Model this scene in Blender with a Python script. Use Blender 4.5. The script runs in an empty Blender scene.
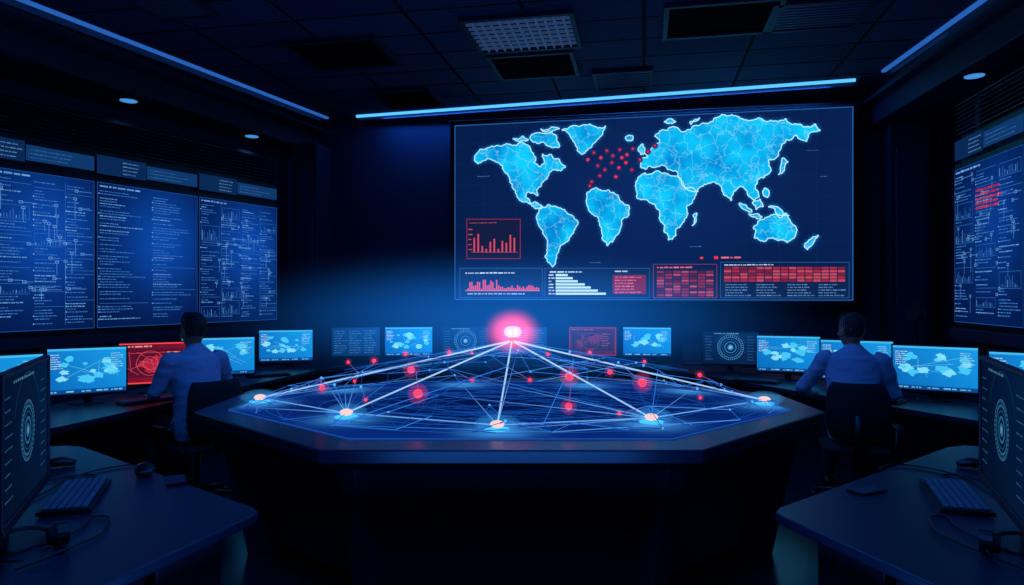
import bpy, math, random
from mathutils import Vector, Matrix, noise, kdtree
random.seed(7)
scene = bpy.context.scene
scene.view_settings.view_transform = 'Standard'
COL = scene.collection

def lin(c):
    c = c/255.0
    return c/12.92 if c <= 0.04045 else ((c+0.055)/1.055)**2.4
def S(r, g, b, k=1.0):
    return (lin(r)*k, lin(g)*k, lin(b)*k, 1.0)

# ------------------------------------------------------------------ materials
def mat(name, col, rough=0.5, metal=0.0, spec=0.5, emit=None, estr=0.0, bump=0.0, bscale=60, var=0.0):
    m = bpy.data.materials.new(name); m.use_nodes = True
    nt = m.node_tree; b = nt.nodes['Principled BSDF']
    b.inputs['Base Color'].default_value = col
    b.inputs['Roughness'].default_value = rough
    b.inputs['Metallic'].default_value = metal
    b.inputs['Specular IOR Level'].default_value = spec
    if emit:
        b.inputs['Emission Color'].default_value = emit
        b.inputs['Emission Strength'].default_value = estr
    if bump or var:
        tc = nt.nodes.new('ShaderNodeTexCoord'); n = nt.nodes.new('ShaderNodeTexNoise')
        n.inputs['Scale'].default_value = bscale; n.inputs['Detail'].default_value = 3
        nt.links.new(tc.outputs['Object'], n.inputs['Vector'])
        if bump:
            bp = nt.nodes.new('ShaderNodeBump'); bp.inputs['Strength'].default_value = bump
            bp.inputs['Distance'].default_value = 0.01
            nt.links.new(n.outputs['Fac'], bp.inputs['Height']); nt.links.new(bp.outputs['Normal'], b.inputs['Normal'])
        if var:
            mx = nt.nodes.new('ShaderNodeMixRGB'); mx.blend_type = 'MIX'
            mx.inputs['Color1'].default_value = tuple(x*(1-var) for x in col[:3])+(1,)
            mx.inputs['Color2'].default_value = tuple(x*(1+var) for x in col[:3])+(1,)
            nt.links.new(n.outputs['Fac'], mx.inputs['Fac']); nt.links.new(mx.outputs['Color'], b.inputs['Base Color'])
    return m

def glow_mat(name, sampling=True):
    m = bpy.data.materials.new(name); m.use_nodes = True
    nt = m.node_tree; b = nt.nodes['Principled BSDF']
    b.inputs['Base Color'].default_value = (0, 0, 0, 1)
    b.inputs['Specular IOR Level'].default_value = 0.0
    a = nt.nodes.new('ShaderNodeAttribute'); a.attribute_name = 'Col'
    nt.links.new(a.outputs['Color'], b.inputs['Emission Color'])
    b.inputs['Emission Strength'].default_value = 1.0
    if not sampling:
        m.cycles.emission_sampling = 'NONE'
    return m
M_GLOW = glow_mat('display_light')
M_GLOWN = glow_mat('display_fine_light', False)

def land_mat():
    m = bpy.data.materials.new('map_land_light'); m.use_nodes = True
    nt = m.node_tree; b = nt.nodes['Principled BSDF']
    b.inputs['Base Color'].default_value = (0, 0, 0, 1); b.inputs['Specular IOR Level'].default_value = 0
    tc = nt.nodes.new('ShaderNodeTexCoord')
    v = nt.nodes.new('ShaderNodeTexVoronoi'); v.feature = 'DISTANCE_TO_EDGE'; v.inputs['Scale'].default_value = 6.5
    n = nt.nodes.new('ShaderNodeTexNoise'); n.inputs['Scale'].default_value = 2.4; n.inputs['Detail'].default_value = 3
    n2 = nt.nodes.new('ShaderNodeTexNoise'); n2.inputs['Scale'].default_value = 9.0; n2.inputs['Detail'].default_value = 5
    mixv = nt.nodes.new('ShaderNodeMixRGB'); mixv.inputs['Fac'].default_value = 0.2
    nt.links.new(tc.outputs['Object'], mixv.inputs['Color1']); nt.links.new(n2.outputs['Color'], mixv.inputs['Color2'])
    nt.links.new(tc.outputs['Object'], n.inputs['Vector']); nt.links.new(tc.outputs['Object'], n2.inputs['Vector'])
    nt.links.new(mixv.outputs['Color'], v.inputs['Vector'])
    r = nt.nodes.new('ShaderNodeValToRGB')
    r.color_ramp.elements[0].position = 0.0; r.color_ramp.elements[0].color = S(140, 236, 255)
    r.color_ramp.elements[1].position = 0.04; r.color_ramp.elements[1].color = (0, 0, 0, 1)
    nt.links.new(v.outputs['Distance'], r.inputs['Fac'])
    r2 = nt.nodes.new('ShaderNodeValToRGB')
    r2.color_ramp.elements[0].position = 0.34; r2.color_ramp.elements[0].color = S(0, 132, 205)
    r2.color_ramp.elements[1].position = 0.64; r2.color_ramp.elements[1].color = S(16, 196, 245)
    nt.links.new(n.outputs['Fac'], r2.inputs['Fac'])
    ad = nt.nodes.new('ShaderNodeMixRGB'); ad.blend_type = 'LIGHTEN'; ad.inputs['Fac'].default_value = 0.5
    nt.links.new(r2.outputs['Color'], ad.inputs['Color1']); nt.links.new(r.outputs['Color'], ad.inputs['Color2'])
    nt.links.new(ad.outputs['Color'], b.inputs['Emission Color']); b.inputs['Emission Strength'].default_value = 1.15
    return m
M_LAND = land_mat()

M_WALL = mat('wall_paint_navy', S(40, 54, 88), 0.8, var=0.15, bscale=2)
M_PANEL = mat('dark_panel', S(32, 42, 68), 0.55, var=0.1, bscale=4)
M_BLACK = mat('black_plastic', S(16, 18, 24), 0.42, var=0.1)
M_MATTE = mat('matte_void_black', S(5, 6, 9), 1.0, spec=0.05)
M_DESK = mat('desk_laminate', S(30, 38, 56), 0.36, var=0.15, bscale=9)
M_TABLE = mat('table_lacquer', S(28, 37, 58), 0.3, var=0.1, bscale=5)
M_METAL = mat('brushed_metal', S(90, 98, 115), 0.4, metal=0.8)
M_KEY = mat('keycaps', S(90, 100, 120), 0.5)
M_SHIRT = mat('shirt_cotton', S(150, 165, 195), 0.85, bump=0.3, bscale=25)
M_TROUS = mat('trousers', S(20, 22, 32), 0.9)
M_SKIN = mat('skin', S(165, 118, 95), 0.6)
M_HAIR = mat('hair', S(12, 11, 12), 0.7, bump=0.6, bscale=120)
M_SHOE = mat('shoe_leather', S(10, 10, 12), 0.4)
M_LENS = mat('eye', S(200, 200, 205), 0.2)
M_FABRIC = mat('chair_mesh_fabric', S(18, 20, 28), 0.9, bump=0.4, bscale=200)
M_STRIP = mat('led_strip', (0, 0, 0, 1), emit=S(80, 175, 255), estr=1.5)
M_STRIPD = mat('led_strip_soft', (0, 0, 0, 1), emit=S(50, 120, 225), estr=0.6)
M_LAMP = mat('downlight_lens', (0, 0, 0, 1), emit=S(80, 170, 255), estr=0.7)
M_FIX = mat('diffuser_grille', S(120, 130, 150), 0.5, emit=S(60, 90, 140), estr=0.3)

def tile_mat():
    m = bpy.data.materials.new('ceiling_tiles'); m.use_nodes = True
    nt = m.node_tree; b = nt.nodes['Principled BSDF']; b.inputs['Roughness'].default_value = 0.9
    b.inputs['Specular IOR Level'].default_value = 0.15
    tc = nt.nodes.new('ShaderNodeTexCoord'); mp = nt.nodes.new('ShaderNodeMapping')
    mp.inputs['Rotation'].default_value = (0, 0, math.radians(10.95))
    br = nt.nodes.new('ShaderNodeTexBrick'); br.offset = 0.0
    br.inputs['Color1'].default_value = S(74, 86, 116); br.inputs['Color2'].default_value = S(60, 72, 100)
    br.inputs['Mortar'].default_value = S(12, 15, 25); br.inputs['Scale'].default_value = 1.0
    br.inputs['Brick Width'].default_value = 1.2; br.inputs['Row Height'].default_value = 0.6
    br.inputs['Mortar Size'].default_value = 0.02
    nt.links.new(tc.outputs['Object'], mp.inputs['Vector']); nt.links.new(mp.outputs['Vector'], br.inputs['Vector'])
    nt.links.new(br.outputs['Color'], b.inputs['Base Color'])
    return m
M_CEIL = tile_mat()
def floor_mat():
    m = bpy.data.materials.new('floor_polished'); m.use_nodes = True
    nt = m.node_tree; b = nt.nodes['Principled BSDF']; b.inputs['Roughness'].default_value = 0.25
    tc = nt.nodes.new('ShaderNodeTexCoord')
    br = nt.nodes.new('ShaderNodeTexBrick'); br.offset = 0.0
    br.inputs['Color1'].default_value = S(38, 44, 60); br.inputs['Color2'].default_value = S(32, 38, 54)
    br.inputs['Mortar'].default_value = S(8, 9, 14); br.inputs['Scale'].default_value = 1.0
    br.inputs['Brick Width'].default_value = 0.6; br.inputs['Row Height'].default_value = 0.6
    br.inputs['Mortar Size'].default_value = 0.006
    nt.links.new(tc.outputs['Object'], br.inputs['Vector']); nt.links.new(br.outputs['Color'], b.inputs['Base Color'])
    return m
M_FLOOR = floor_mat()

# ------------------------------------------------------------------ mesh builders
def link(ob, parent=None):
    COL.objects.link(ob)
    if parent: ob.parent = parent
    return ob
def empty(name, loc=(0, 0, 0), rz=0):
    e = bpy.data.objects.new(name, None); e.location = loc; e.rotation_euler = (0, 0, rz); e.empty_display_size = 0.1
    COL.objects.link(e); return e

class MB:
    def __init__(s): s.V = []; s.F = []; s.I = []; s.mats = []
    def mi(s, m):
        if m not in s.mats: s.mats.append(m)
        return s.mats.index(m)
    def add(s, vs, fs, m):
        o = len(s.V); s.V += [tuple(v) for v in vs]; k = s.mi(m)
        for f in fs: s.F.append([o+i for i in f]); s.I.append(k)
    def box(s, c, size, m, rot=None):
        x, y, z = [d/2 for d in size]
        vs = [Vector(p) for p in [(-x,-y,-z),(x,-y,-z),(x,y,-z),(-x,y,-z),(-x,-y,z),(x,-y,z),(x,y,z),(-x,y,z)]]
        if rot: vs = [rot @ v for v in vs]
        c = Vector(c); vs = [v+c for v in vs]
        s.add(vs, [(0,3,2,1),(4,5,6,7),(0,1,5,4),(1,2,6,5),(2,3,7,6),(3,0,4,7)], m)
    def prism(s, poly, z0, z1, m, top=None):
        top = top or poly; n = len(poly)
        vs = [(p[0], p[1], z0) for p in poly]+[(p[0], p[1], z1) for p in top]
        fs = [tuple(reversed(range(n))), tuple(range(n, 2*n))]+[(i, (i+1) % n, n+(i+1) % n, n+i) for i in range(n)]
        s.add(vs, fs, m)
    def loft(s, pts, rad, m, w=(1, 0, 0), seg=12, caps=True):
        n = len(pts); pts = [Vector(p) for p in pts]; vs = []
        for i, p in enumerate(pts):
            d = (pts[min(i+1, n-1)]-pts[max(i-1, 0)]).normalized()
            wv = Vector(w); wv = wv-d*wv.dot(d)
            if wv.length < 1e-3: wv = Vector((0, 1, 0))-d*d.y
            if wv.length < 1e-3: wv = Vector((1, 0, 0))-d*d.x
            wv.normalize(); nv = d.cross(wv)
            r = rad[i] if isinstance(rad, list) else rad
            a, b = r if isinstance(r, (list, tuple)) else (r, r)
            for k in range(seg):
                t = 2*math.pi*k/seg
                vs.append(p+wv*(a*math.cos(t))+nv*(b*math.sin(t)))
        fs = []
        for i in range(n-1):
            for k in range(seg):
                k2 = (k+1) % seg
                fs.append((i*seg+k, i*seg+k2, (i+1)*seg+k2, (i+1)*seg+k))
        if caps:
            fs.append(tuple(reversed(range(seg)))); fs.append(tuple(range((n-1)*seg, n*seg)))
        s.add(vs, fs, m)
    def ball(s, c, r, m, seg=12, n=7):
        r = r if isinstance(r, (list, tuple)) else (r, r, r)
        vs = [(c[0], c[1], c[2]-r[2])]
        for i in range(1, n):
            ph = -math.pi/2+math.pi*i/n
            for k in range(seg):
                t = 2*math.pi*k/seg
                vs.append((c[0]+r[0]*math.cos(ph)*math.cos(t), c[1]+r[1]*math.cos(ph)*math.sin(t), c[2]+r[2]*math.sin(ph)))
        vs.append((c[0], c[1], c[2]+r[2])); L = len(vs)-1; fs = []
        for k in range(seg):
            k2 = (k+1) % seg
            fs.append((0, 1+k2, 1+k)); fs.append((L, 1+(n-2)*seg+k, 1+(n-2)*seg+k2))
            for i in range(n-2):
                a = 1+i*seg; b = a+seg
                fs.append((a+k, a+k2, b+k2, b+k))
        s.add(vs, fs, m)
    def obj(s, name, parent=None, loc=(0, 0, 0), rz=0, bevel=0, smooth=False):
        me = bpy.data.meshes.new(name); me.from_pydata(s.V, [], s.F)
        for m in s.mats: me.materials.append(m)
        me.polygons.foreach_set('material_index', s.I)
        if smooth: me.polygons.foreach_set('use_smooth', [True]*len(me.polygons))
        me.update()
        ob = bpy.data.objects.new(name, me); ob.location = loc; ob.rotation_euler = (0, 0, rz)
        link(ob, parent)
        if bevel:
            b = ob.modifiers.new('Bevel', 'BEVEL'); b.width = bevel; b.segments = 2; b.limit_method = 'ANGLE'; b.angle_limit = math.radians(40)
        return ob

class Canvas:
    """flat artwork: x right, z up, faces local -Y"""
    def __init__(s, step=0.0012): s.V = []; s.F = []; s.C = []; s.step = step
    def poly(s, pts, col, layer=1):
        o = len(s.V)
        for p in pts: s.V.append((p[0], -s.step*layer, p[1]))
        s.F.append(list(range(o, o+len(pts))))
        if isinstance(col, list): s.C += col
        else: s.C += [col]*len(pts)
    def rect(s, x0, y0, x1, y1, col, layer=1): s.poly([(x0, y0), (x1, y0), (x1, y1), (x0, y1)], col, layer)
    def line(s, p, q, w, col, layer=2):
        dx, dy = q[0]-p[0], q[1]-p[1]; L = math.hypot(dx, dy) or 1e-6
        nx, ny = -dy/L*w/2, dx/L*w/2
        s.poly([(p[0]-nx, p[1]-ny), (q[0]-nx, q[1]-ny), (q[0]+nx, q[1]+ny), (p[0]+nx, p[1]+ny)], col, layer)
    def frame(s, x0, y0, x1, y1, w, col, layer=2):
        s.rect(x0, y0, x1, y0+w, col, layer); s.rect(x0, y1-w, x1, y1, col, layer)
        s.rect(x0, y0, x0+w, y1, col, layer); s.rect(x1-w, y0, x1, y1, col, layer)
    def ring(s, cx, cy, r, w, col, layer=2, a0=0, a1=360, n=40):
        for i in range(n):
            t0 = math.radians(a0+(a1-a0)*i/n); t1 = math.radians(a0+(a1-a0)*(i+1)/n)
            s.poly([(cx+(r-w)*math.cos(t0), cy+(r-w)*math.sin(t0)), (cx+r*math.cos(t0), cy+r*math.sin(t0)),
                    (cx+r*math.cos(t1), cy+r*math.sin(t1)), (cx+(r-w)*math.cos(t1), cy+(r-w)*math.sin(t1))], col, layer)
    def disc(s, cx, cy, r, col, layer=3, n=14):
        s.poly([(cx+r*math.cos(2*math.pi*i/n), cy+r*math.sin(2*math.pi*i/n)) for i in range(n)], col, layer)
    def glowdisc(s, cx, cy, r, c0, c1, layer=2, n=16):
        for i in range(n):
            t0 = 2*math.pi*i/n; t1 = 2*math.pi*(i+1)/n
            s.poly([(cx, cy), (cx+r*math.cos(t0), cy+r*math.sin(t0)), (cx+r*math.cos(t1), cy+r*math.sin(t1))], [c0, c1, c1], layer)
    def text(s, x, y, w, h, col, layer=3, fill=0.9):
        cx = x; end = x+w*random.uniform(fill*0.6, fill)
        while cx < end:
            L = h*random.choice([1.2, 2, 2.6, 3.5, 4.2])
            e = min(cx+L, x+w)
            k = random.uniform(0.6, 1.0)
            s.rect(cx, y, e, y+h*random.uniform(0.75, 1), tuple(c*k for c in col[:3])+(1,), layer)
            cx = e+h*0.7
    def obj(s, name, parent, loc=(0, 0, 0), m=None):
        me = bpy.data.meshes.new(name); me.from_pydata(s.V, [], s.F)
        at = me.color_attributes.new('Col', 'FLOAT_COLOR', 'CORNER')
        flat = []
        for c in s.C: flat += list(c)
        at.data.foreach_set('color', flat)
        me.materials.append(m or M_GLOWN); me.update()
        ob = bpy.data.objects.new(name, me); ob.location = loc
        return link(ob, parent)

class Glow3:
    def __init__(s): s.V = []; s.F = []; s.C = []
    def quad(s, vs, cs):
        o = len(s.V); s.V += [tuple(v) for v in vs]; s.F.append(list(range(o, o+len(vs)))); s.C += cs
    def tube(s, p, q, r, cp, cq=None, r2=None, n=5):
        p = Vector(p); q = Vector(q); cq = cq or cp; r2 = r2 or r
        d = (q-p).normalized(); u = d.cross(Vector((0, 0, 1)))
        if u.length < 1e-3: u = Vector((1, 0, 0))
        u.normalize(); v = d.cross(u)
        for k in range(n):
            t0 = 2*math.pi*k/n; t1 = 2*math.pi*(k+1)/n
            e0 = u*math.cos(t0)+v*math.sin(t0); e1 = u*math.cos(t1)+v*math.sin(t1)
            s.quad([p+e0*r, p+e1*r, q+e1*r2, q+e0*r2], [cp, cp, cq, cq])
    def ball(s, c, r, col, flat=1.0):
        b = MB(); b.ball(c, (r, r, r*flat), M_GLOW, 12)
        for f in b.F: s.quad([b.V[i] for i in f], [col]*len(f))
    def box(s, c, r, col):
        b = MB(); b.box(c, r, M_GLOW)
        for f in b.F: s.quad([b.V[i] for i in f], [col]*len(f))
    obj = Canvas.obj

# ------------------------------------------------------------------ room shell
Z_C = 4.5
A = (-10.7, -3.0); B = (-3.5, 11.4); C = (6.03, 9.56); D = (3.6, -3.0)
b = MB(); b.prism([A, D, C, B], -0.1, 0, M_FLOOR); b.obj('floor')
b = MB(); b.prism([A, D, C, B], Z_C, Z_C+0.1, M_CEIL); b.obj('ceiling')
def wall(name, p, q, m=M_WALL, th=0.15):
    dx, dy = q[0]-p[0], q[1]-p[1]; L = math.hypot(dx, dy); nx, ny = dy/L*th, -dx/L*th
    b = MB(); b.prism([p, (p[0]+nx, p[1]+ny), (q[0]+nx, q[1]+ny), q], -0.1, Z_C+0.1, m); return b.obj(name)
wall('wall_rear', A, D); wall('wall_right', D, C); wall('wall_back', C, B); wall('wall_left', B, A)
RY = math.radians(-10.95)

def soff(name, a, bb, c, d):
    b = MB(); b.prism([a, bb, c, d], 3.95, Z_C-0.001, M_PANEL)
    return b.obj(name, bevel=0.01)
soff('trim_soffit_left', (-10.55, -2.9), (-8.33, -2.9), (-3.17, 11.2), (-3.56, 11.2))
soff('trim_soffit_right', (3.44, -2.9), (3.6, -2.9), (6.0, 9.5), (4.98, 9.65))
b = MB()
b.prism([(-8.33, -2.9), (-8.10, -2.9), (-2.93, 11.1), (-3.17, 11.2)], 4.22, 4.27, M_PANEL)
b.prism([(3.30, -2.9), (3.44, -2.9), (4.98, 9.65), (4.84, 9.67)], 4.22, 4.27, M_PANEL)
b.obj('trim_1')
def strip(b, p, q, w, z0, z1, m):
    dx, dy = q[0]-p[0], q[1]-p[1]; L = math.hypot(dx, dy); nx, ny = dy/L*w/2, -dx/L*w/2
    b.prism([(p[0]-nx, p[1]-ny), (p[0]+nx, p[1]+ny), (q[0]+nx, q[1]+ny), (q[0]-nx, q[1]-ny)], z0, z1, m)
b = MB(); strip(b, (-5.5, 4.7), (-3.0, 11.1), 0.05, 4.47, 4.5, M_STRIPD)
strip(b, (-5.60, 4.7), (-3.10, 11.1), 0.03, 4.42, 4.5, M_METAL); b.obj('led_strip_light')
b = MB(); strip(b, (4.42, 5.0), (4.76, 8.75), 0.05, 4.47, 4.5, M_STRIPD)
strip(b, (4.50, 5.0), (4.84, 8.75), 0.03, 4.42, 4.5, M_METAL); b.obj('led_strip_light')
b = MB(); strip(b, (-2.5, 10.98), (4.58, 9.1), 0.035, 4.465, 4.5, M_STRIP)
strip(b, (-2.6, 11.06), (4.65, 9.16), 0.05, 4.42, 4.5, M_PANEL); b.obj('led_strip_light')

def fixture(name, x, y, w, d, kind):
    b = MB(); t = 0.05
    for sx in (-1, 1): b.box((sx*(w/2), 0, 0), (t, d+t, 0.05), M_PANEL)
    for sy in (-1, 1): b.box((0, sy*(d/2), 0), (w-t, t, 0.05), M_PANEL)
    if kind == 'dark':
        b.box((0, 0, 0.012), (w-t, d-t, 0.02), M_MATTE)
    elif kind == 'grid':
        b.box((0, 0, 0.015), (w-t, d-t, 0.015), M_MATTE)
        n = 12
        for i in range(1, n): b.box((-w/2+w*i/n, 0, -0.005), (0.018, d-t, 0.03), M_FIX)
        for j in range(1, 8): b.box((0, -d/2+d*j/8, -0.005), (w-t, 0.018, 0.03), M_FIX)
    else:
        b.box((0, 0, 0.015), (w-t, d-t, 0.015), M_MATTE)
        for j in range(1, 10): b.box((0, -d/2+d*j/10, -0.005), (w-t, 0.03, 0.02), M_KEY)
    b.obj(name, loc=(x, y, Z_C-0.025), rz=RY)
fixture('ceiling_light_grille', 0.12, 7.45, 1.15, 0.95, 'grid')
fixture('ceiling_vent_panel', 0.28, 8.5, 1.0, 0.85, 'dark')
fixture('ceiling_air_vent', 1.47, 9.05, 0.72, 0.7, 'slat')
fixture('ceiling_vent_panel', 2.15, 7.05, 1.1, 0.85, 'dark')
fixture('ceiling_vent_panel', -1.5, 9.95, 0.85, 0.85, 'dark')
fixture('ceiling_vent_panel', -2.0, 8.1, 1.1, 0.9, 'dark')
fixture('ceiling_light_grille', -3.35, 6.75, 0.6, 0.5, 'slat')
fixture('ceiling_air_vent', 3.1, 6.95, 0.9, 0.7, 'slat')
def downlight(x, y):
    b = MB()
    b.loft([(0, 0, 0), (0, 0, -0.02)], [0.12, 0.12], M_PANEL, seg=24)
    b.loft([(0, 0, -0.02), (0, 0, -0.026)], [0.095, 0.09], M_LAMP, seg=24)
    b.obj('ceiling_downlight', loc=(x, y, 3.95))
for p in [(-4.56, 8.12), (-3.80, 9.97), (-5.5, 6.2), (4.87, 7.19)]: downlight(*p)

# ------------------------------------------------------------------ giant wall display
SX0, SY0, SX1, SY1 = -0.87, 10.4, 4.66, 9.33
SW = math.hypot(SX1-SX0, SY1-SY0); SB, ST = 1.54, 4.19
big = empty('video_wall_map_display', (SX0, SY0, 0), RY)
b = MB(); b.box((SW/2, 0.16, (SB+ST)/2), (SW+0.16, 0.30, ST-SB+0.16), M_BLACK)
b.box((SW/2, 0.003, SB-0.02), (SW+0.04, 0.02, 0.03), M_PANEL)
b.box((SW/2, 0.003, ST+0.02), (SW+0.04, 0.02, 0.03), M_PANEL)
b.box((SW/2, 0.40, 2.9), (SW*0.6, 0.2, 1.6), M_BLACK)
b.obj('housing', big, bevel=0.01)
def art(x, y):   # artwork grid -> metres on the display face
    t = (x-455.0)/398.0
    s = t*SY0/(SY1+t*(SY0-SY1)); Y = SY0+s*(SY1-SY0)
    return (s*SW, 1.65-(y-292.5)/683.0*Y)
cv = Canvas(0.003)
nx = 24; ny = 12
for i in range(nx):
    for j in range(ny):
        def bc(a, c):
            k = 0.9+0.7*math.exp(-((a-0.55)**2/0.12+(c-0.6)**2/0.2)) + 0.25*max(0, a-0.9)*10*0.6
            return (lin(7)*k, lin(31)*k, lin(78)*k, 1)
        a0, a1, c0, c1 = i/nx, (i+1)/nx, j/ny, (j+1)/ny
        cv.poly([(a0*SW, SB+c0*(ST-SB)), (a1*SW, SB+c0*(ST-SB)), (a1*SW, SB+c1*(ST-SB)), (a0*SW, SB+c1*(ST-SB))],
                [bc(a0, c0), bc(a1, c0), bc(a1, c1), bc(a0, c1)], 0.5)
cv.obj('display_glow', big, loc=(0, -0.01, 0), m=M_GLOW)
cv = Canvas(0.003)
edge = S(36, 98, 170)
cv.frame(0, SB, SW, ST, 0.012, edge, 2)
for i in range(1, 12): cv.rect(SW*i/12, SB+0.5, SW*i/12+0.004, ST-0.03, S(12, 42, 92), 1)
for j in range(1, 7): cv.rect(0.02, SB+0.5+j*0.31, SW-0.02, SB+0.504+j*0.31, S(12, 42, 92), 1)
lands = {
 'na': [(475,158),(480,150),(492,146),(505,145),(520,143),(530,147),(534,154),(535,162),(541,167),(545,162),(543,154),(552,155),(560,160),(566,167),(561,171),(554,170),(549,176),(544,181),(541,187),(537,190),(538,196),(533,193),(528,192),(526,197),(530,203),(538,203),(543,207),(540,209),(532,206),(524,202),(517,195),(513,188),(510,182),(508,174),(503,166),(495,161),(485,161),(478,164)],
 'is1': [(530,138),(540,133),(552,133),(557,139),(560,147),(552,148),(545,143),(538,144)],
 'is2': [(513,139),(523,136),(529,140),(520,142)], 'is3': [(541,129),(552,127),(560,129),(552,132)],
 'gr': [(562,130),(572,126),(590,124),(606,126),(603,134),(596,142),(588,150),(581,154),(577,147),(572,139)],
 'sa': [(541,207),(550,205),(560,208),(568,214),(577,220),(575,229),(570,237),(564,244),(559,252),(556,260),(553,267),(548,262),(547,250),(546,238),(541,228),(537,219),(539,212)],
 'm': [(588,192),(597,188),(608,190),(618,195),(628,205),(629,212),(622,220),(620,230),(613,242),(607,246),(602,238),(600,226),(594,215),(587,205)],
 'af': [(638,178),(645,173),(657,171),(668,174),(678,176),(684,186),(696,191),(694,199),(687,206),(688,214),(682,224),(676,236),(668,240),(664,232),(660,220),(659,210),(650,203),(641,200),(636,190)],
 'md': [(693,216),(697,213),(696,222),(692,226)],
 'eu': [(641,168),(640,160),(648,157),(645,151),(654,147),(660,143),(655,137),(662,130),(672,127),(680,131),(690,130),(698,126),(708,124),(716,118),(728,116),(742,119),(758,118),(775,121),(795,124),(815,124),(820,131),(808,135),(806,142),(798,139),(796,135),(786,140),(780,150),(776,158),(768,160),(771,170),(764,178),(757,182),(756,190),(759,196),(753,200),(747,193),(742,187),(736,190),(731,201),(726,196),(721,186),(712,182),(704,184),(698,192),(688,190),(681,180),(677,172),(668,170),(662,165),(655,168),(650,166),(646,170)],
 'uk': [(638,150),(643,144),(646,152),(641,155)], 'ic': [(626,137),(633,136),(633,140),(627,141)],
 'jp': [(782,158),(788,162),(784,171),(778,175),(780,168)],
 'id1': [(739,203),(746,205),(752,212),(745,210)], 'id2': [(752,203),(760,199),(763,207),(756,210)], 'id3': [(768,207),(780,209),(789,216),(778,215)],
 'id4': [(748,214),(758,214),(762,217),(752,217)], 'ph': [(764,188),(768,190),(767,198),(763,195)],
 'au': [(753,228),(758,221),(767,217),(774,214),(780,218),(785,213),(790,221),(797,230),(794,238),(787,243),(780,240),(770,238),(760,241),(754,238)],
 'nz': [(804,246),(811,239),(818,235),(813,243),(807,250)], 'nb': [(690,122),(700,118),(697,121),(691,125)], 'sv': [(664,122),(672,119),(676,122),(668,124)],
}
def fract(pts, it=2, amp=0.13):
    rnd = random.Random(len(pts)*13+int(pts[0][0]))
    for k in range(it):
        out = []
        for i in range(len(pts)):
            p = pts[i]; q = pts[(i+1) % len(pts)]
            dx, dy = q[0]-p[0], q[1]-p[1]; r = rnd.uniform(-amp, amp)
            out += [p, ((p[0]+q[0])/2-dy*r, (p[1]+q[1])/2+dx*r)]
        pts = out
    return pts
land = Canvas(0.003)
for k, pts in lands.items():
    P = [art(*p) for p in fract(pts, 3 if len(pts) > 9 else 2, 0.22)]
    land.poly(P, (1, 1, 1, 1), 3)
    for i in range(len(P)):
        cv.line(P[i], P[(i+1) % len(P)], 0.014, S(185, 246, 255), 4)
        cv.line(P[i], P[(i+1) % len(P)], 0.060, S(6, 74, 140), 2.2)
        cv.line(P[i], P[(i+1) % len(P)], 0.110, S(9, 50, 108), 1.6)
land.obj('map_continents', big, loc=(0, -0.01, 0), m=M_LAND)
red = S(235, 60, 90); redd = S(120, 30, 60); white = S(200, 230, 255)
for (x, y) in [(588,160),(594,153),(601,158),(607,151),(613,156),(620,150),(627,155),(633,149),(598,166),(605,170),(612,163),(619,168),(626,163),(632,170),(592,182),(600,176),(616,177),(640,160),(648,152),(655,146),(590,186),(622,158)]:
    p = art(x, y); cv.glowdisc(p[0], p[1], 0.042, S(150, 36, 84), S(12, 38, 88), 5); cv.disc(p[0], p[1], random.choice([0.013, 0.022]), red, 6, 8)
def arect(x0, y0, x1, y1, col, layer=4):
    cv.poly([art(x0, y1), art(x1, y1), art(x1, y0), art(x0, y0)], col, layer)
def aframe(x0, y0, x1, y1, col, w=0.7, layer=5):
    arect(x0, y0, x1, y0+w, col, layer); arect(x0, y1-w, x1, y1, col, layer); arect(x0, y0, x0+w, y1, col, layer); arect(x1-w, y0, x1, y1, col, layer)
def atext(x0, y0, w, h, col, layer=6):
    p = art(x0, y0+h); q = art(x0+w, y0); cv.text(p[0], p[1], q[0]-p[0], q[1]-p[1], col, layer)
arect(467, 219, 521, 259, S(20, 30, 66)); aframe(467, 219, 521, 259, S(140, 46, 84))
atext(470, 222, 48, 1.6, S(200, 90, 120)); arect(472, 252, 518, 252.6, S(170, 70, 100), 6)
for i, h in enumerate([14, 18, 6, 3, 10, 13, 3, 11, 9, 17, 14]):
    arect(474+i*4, 252-h, 475.6+i*4, 252, S(215, 75, 105), 6)
for j in range(5): atext(469, 229+j*5, 4, 1.2, S(200, 90, 120))
arect(460, 267, 850, 298, S(13, 38, 82), 3)
aframe(460, 268, 543, 298, S(36, 84, 140)); aframe(545, 268, 650, 298, S(36, 84, 140))
aframe(653, 264, 717, 298, S(120, 54, 100)); aframe(720, 262, 849, 298, S(36, 84, 140))
atext(466, 272, 60, 1.8, white); atext(550, 271, 40, 1.8, white)
for i in range(38):
    h = abs(math.sin(i*0.9))*7+random.uniform(1, 5) if i < 16 else random.uniform(1.5, 5)
    arect(468+i*1.9, 290-h, 469.3+i*1.9, 290, S(230, 85, 105), 6)
arect(466, 290.2, 540, 291, S(230, 120, 140), 6); atext(468, 293, 70, 1.4, S(160, 190, 230))
for j, wd in enumerate([12, 17, 22, 29, 35, 42, 50]):
    arect(556, 274+j*3.1, 556+wd, 276.2+j*3.1, S(190, 235, 250), 6); atext(549, 274.3+j*3.1, 6, 1.4, white)
arect(613, 275, 646, 294, redd, 5)
for j in range(6): atext(615, 276.5+j*3, 30, 1.5, S(235, 110, 130), 7)
atext(615, 270.5, 20, 1.6, white); atext(657, 266.5, 40, 1.8, S(240, 120, 150))
for j in range(9):
    for i in range(7): arect(657+i*8.2, 271+j*2.9, 664+i*8.2, 273+j*2.9, S(*random.choice([(140, 42, 75), (85, 30, 65), (180, 76, 102)])), 6)
atext(724, 264, 60, 1.6, white)
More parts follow.
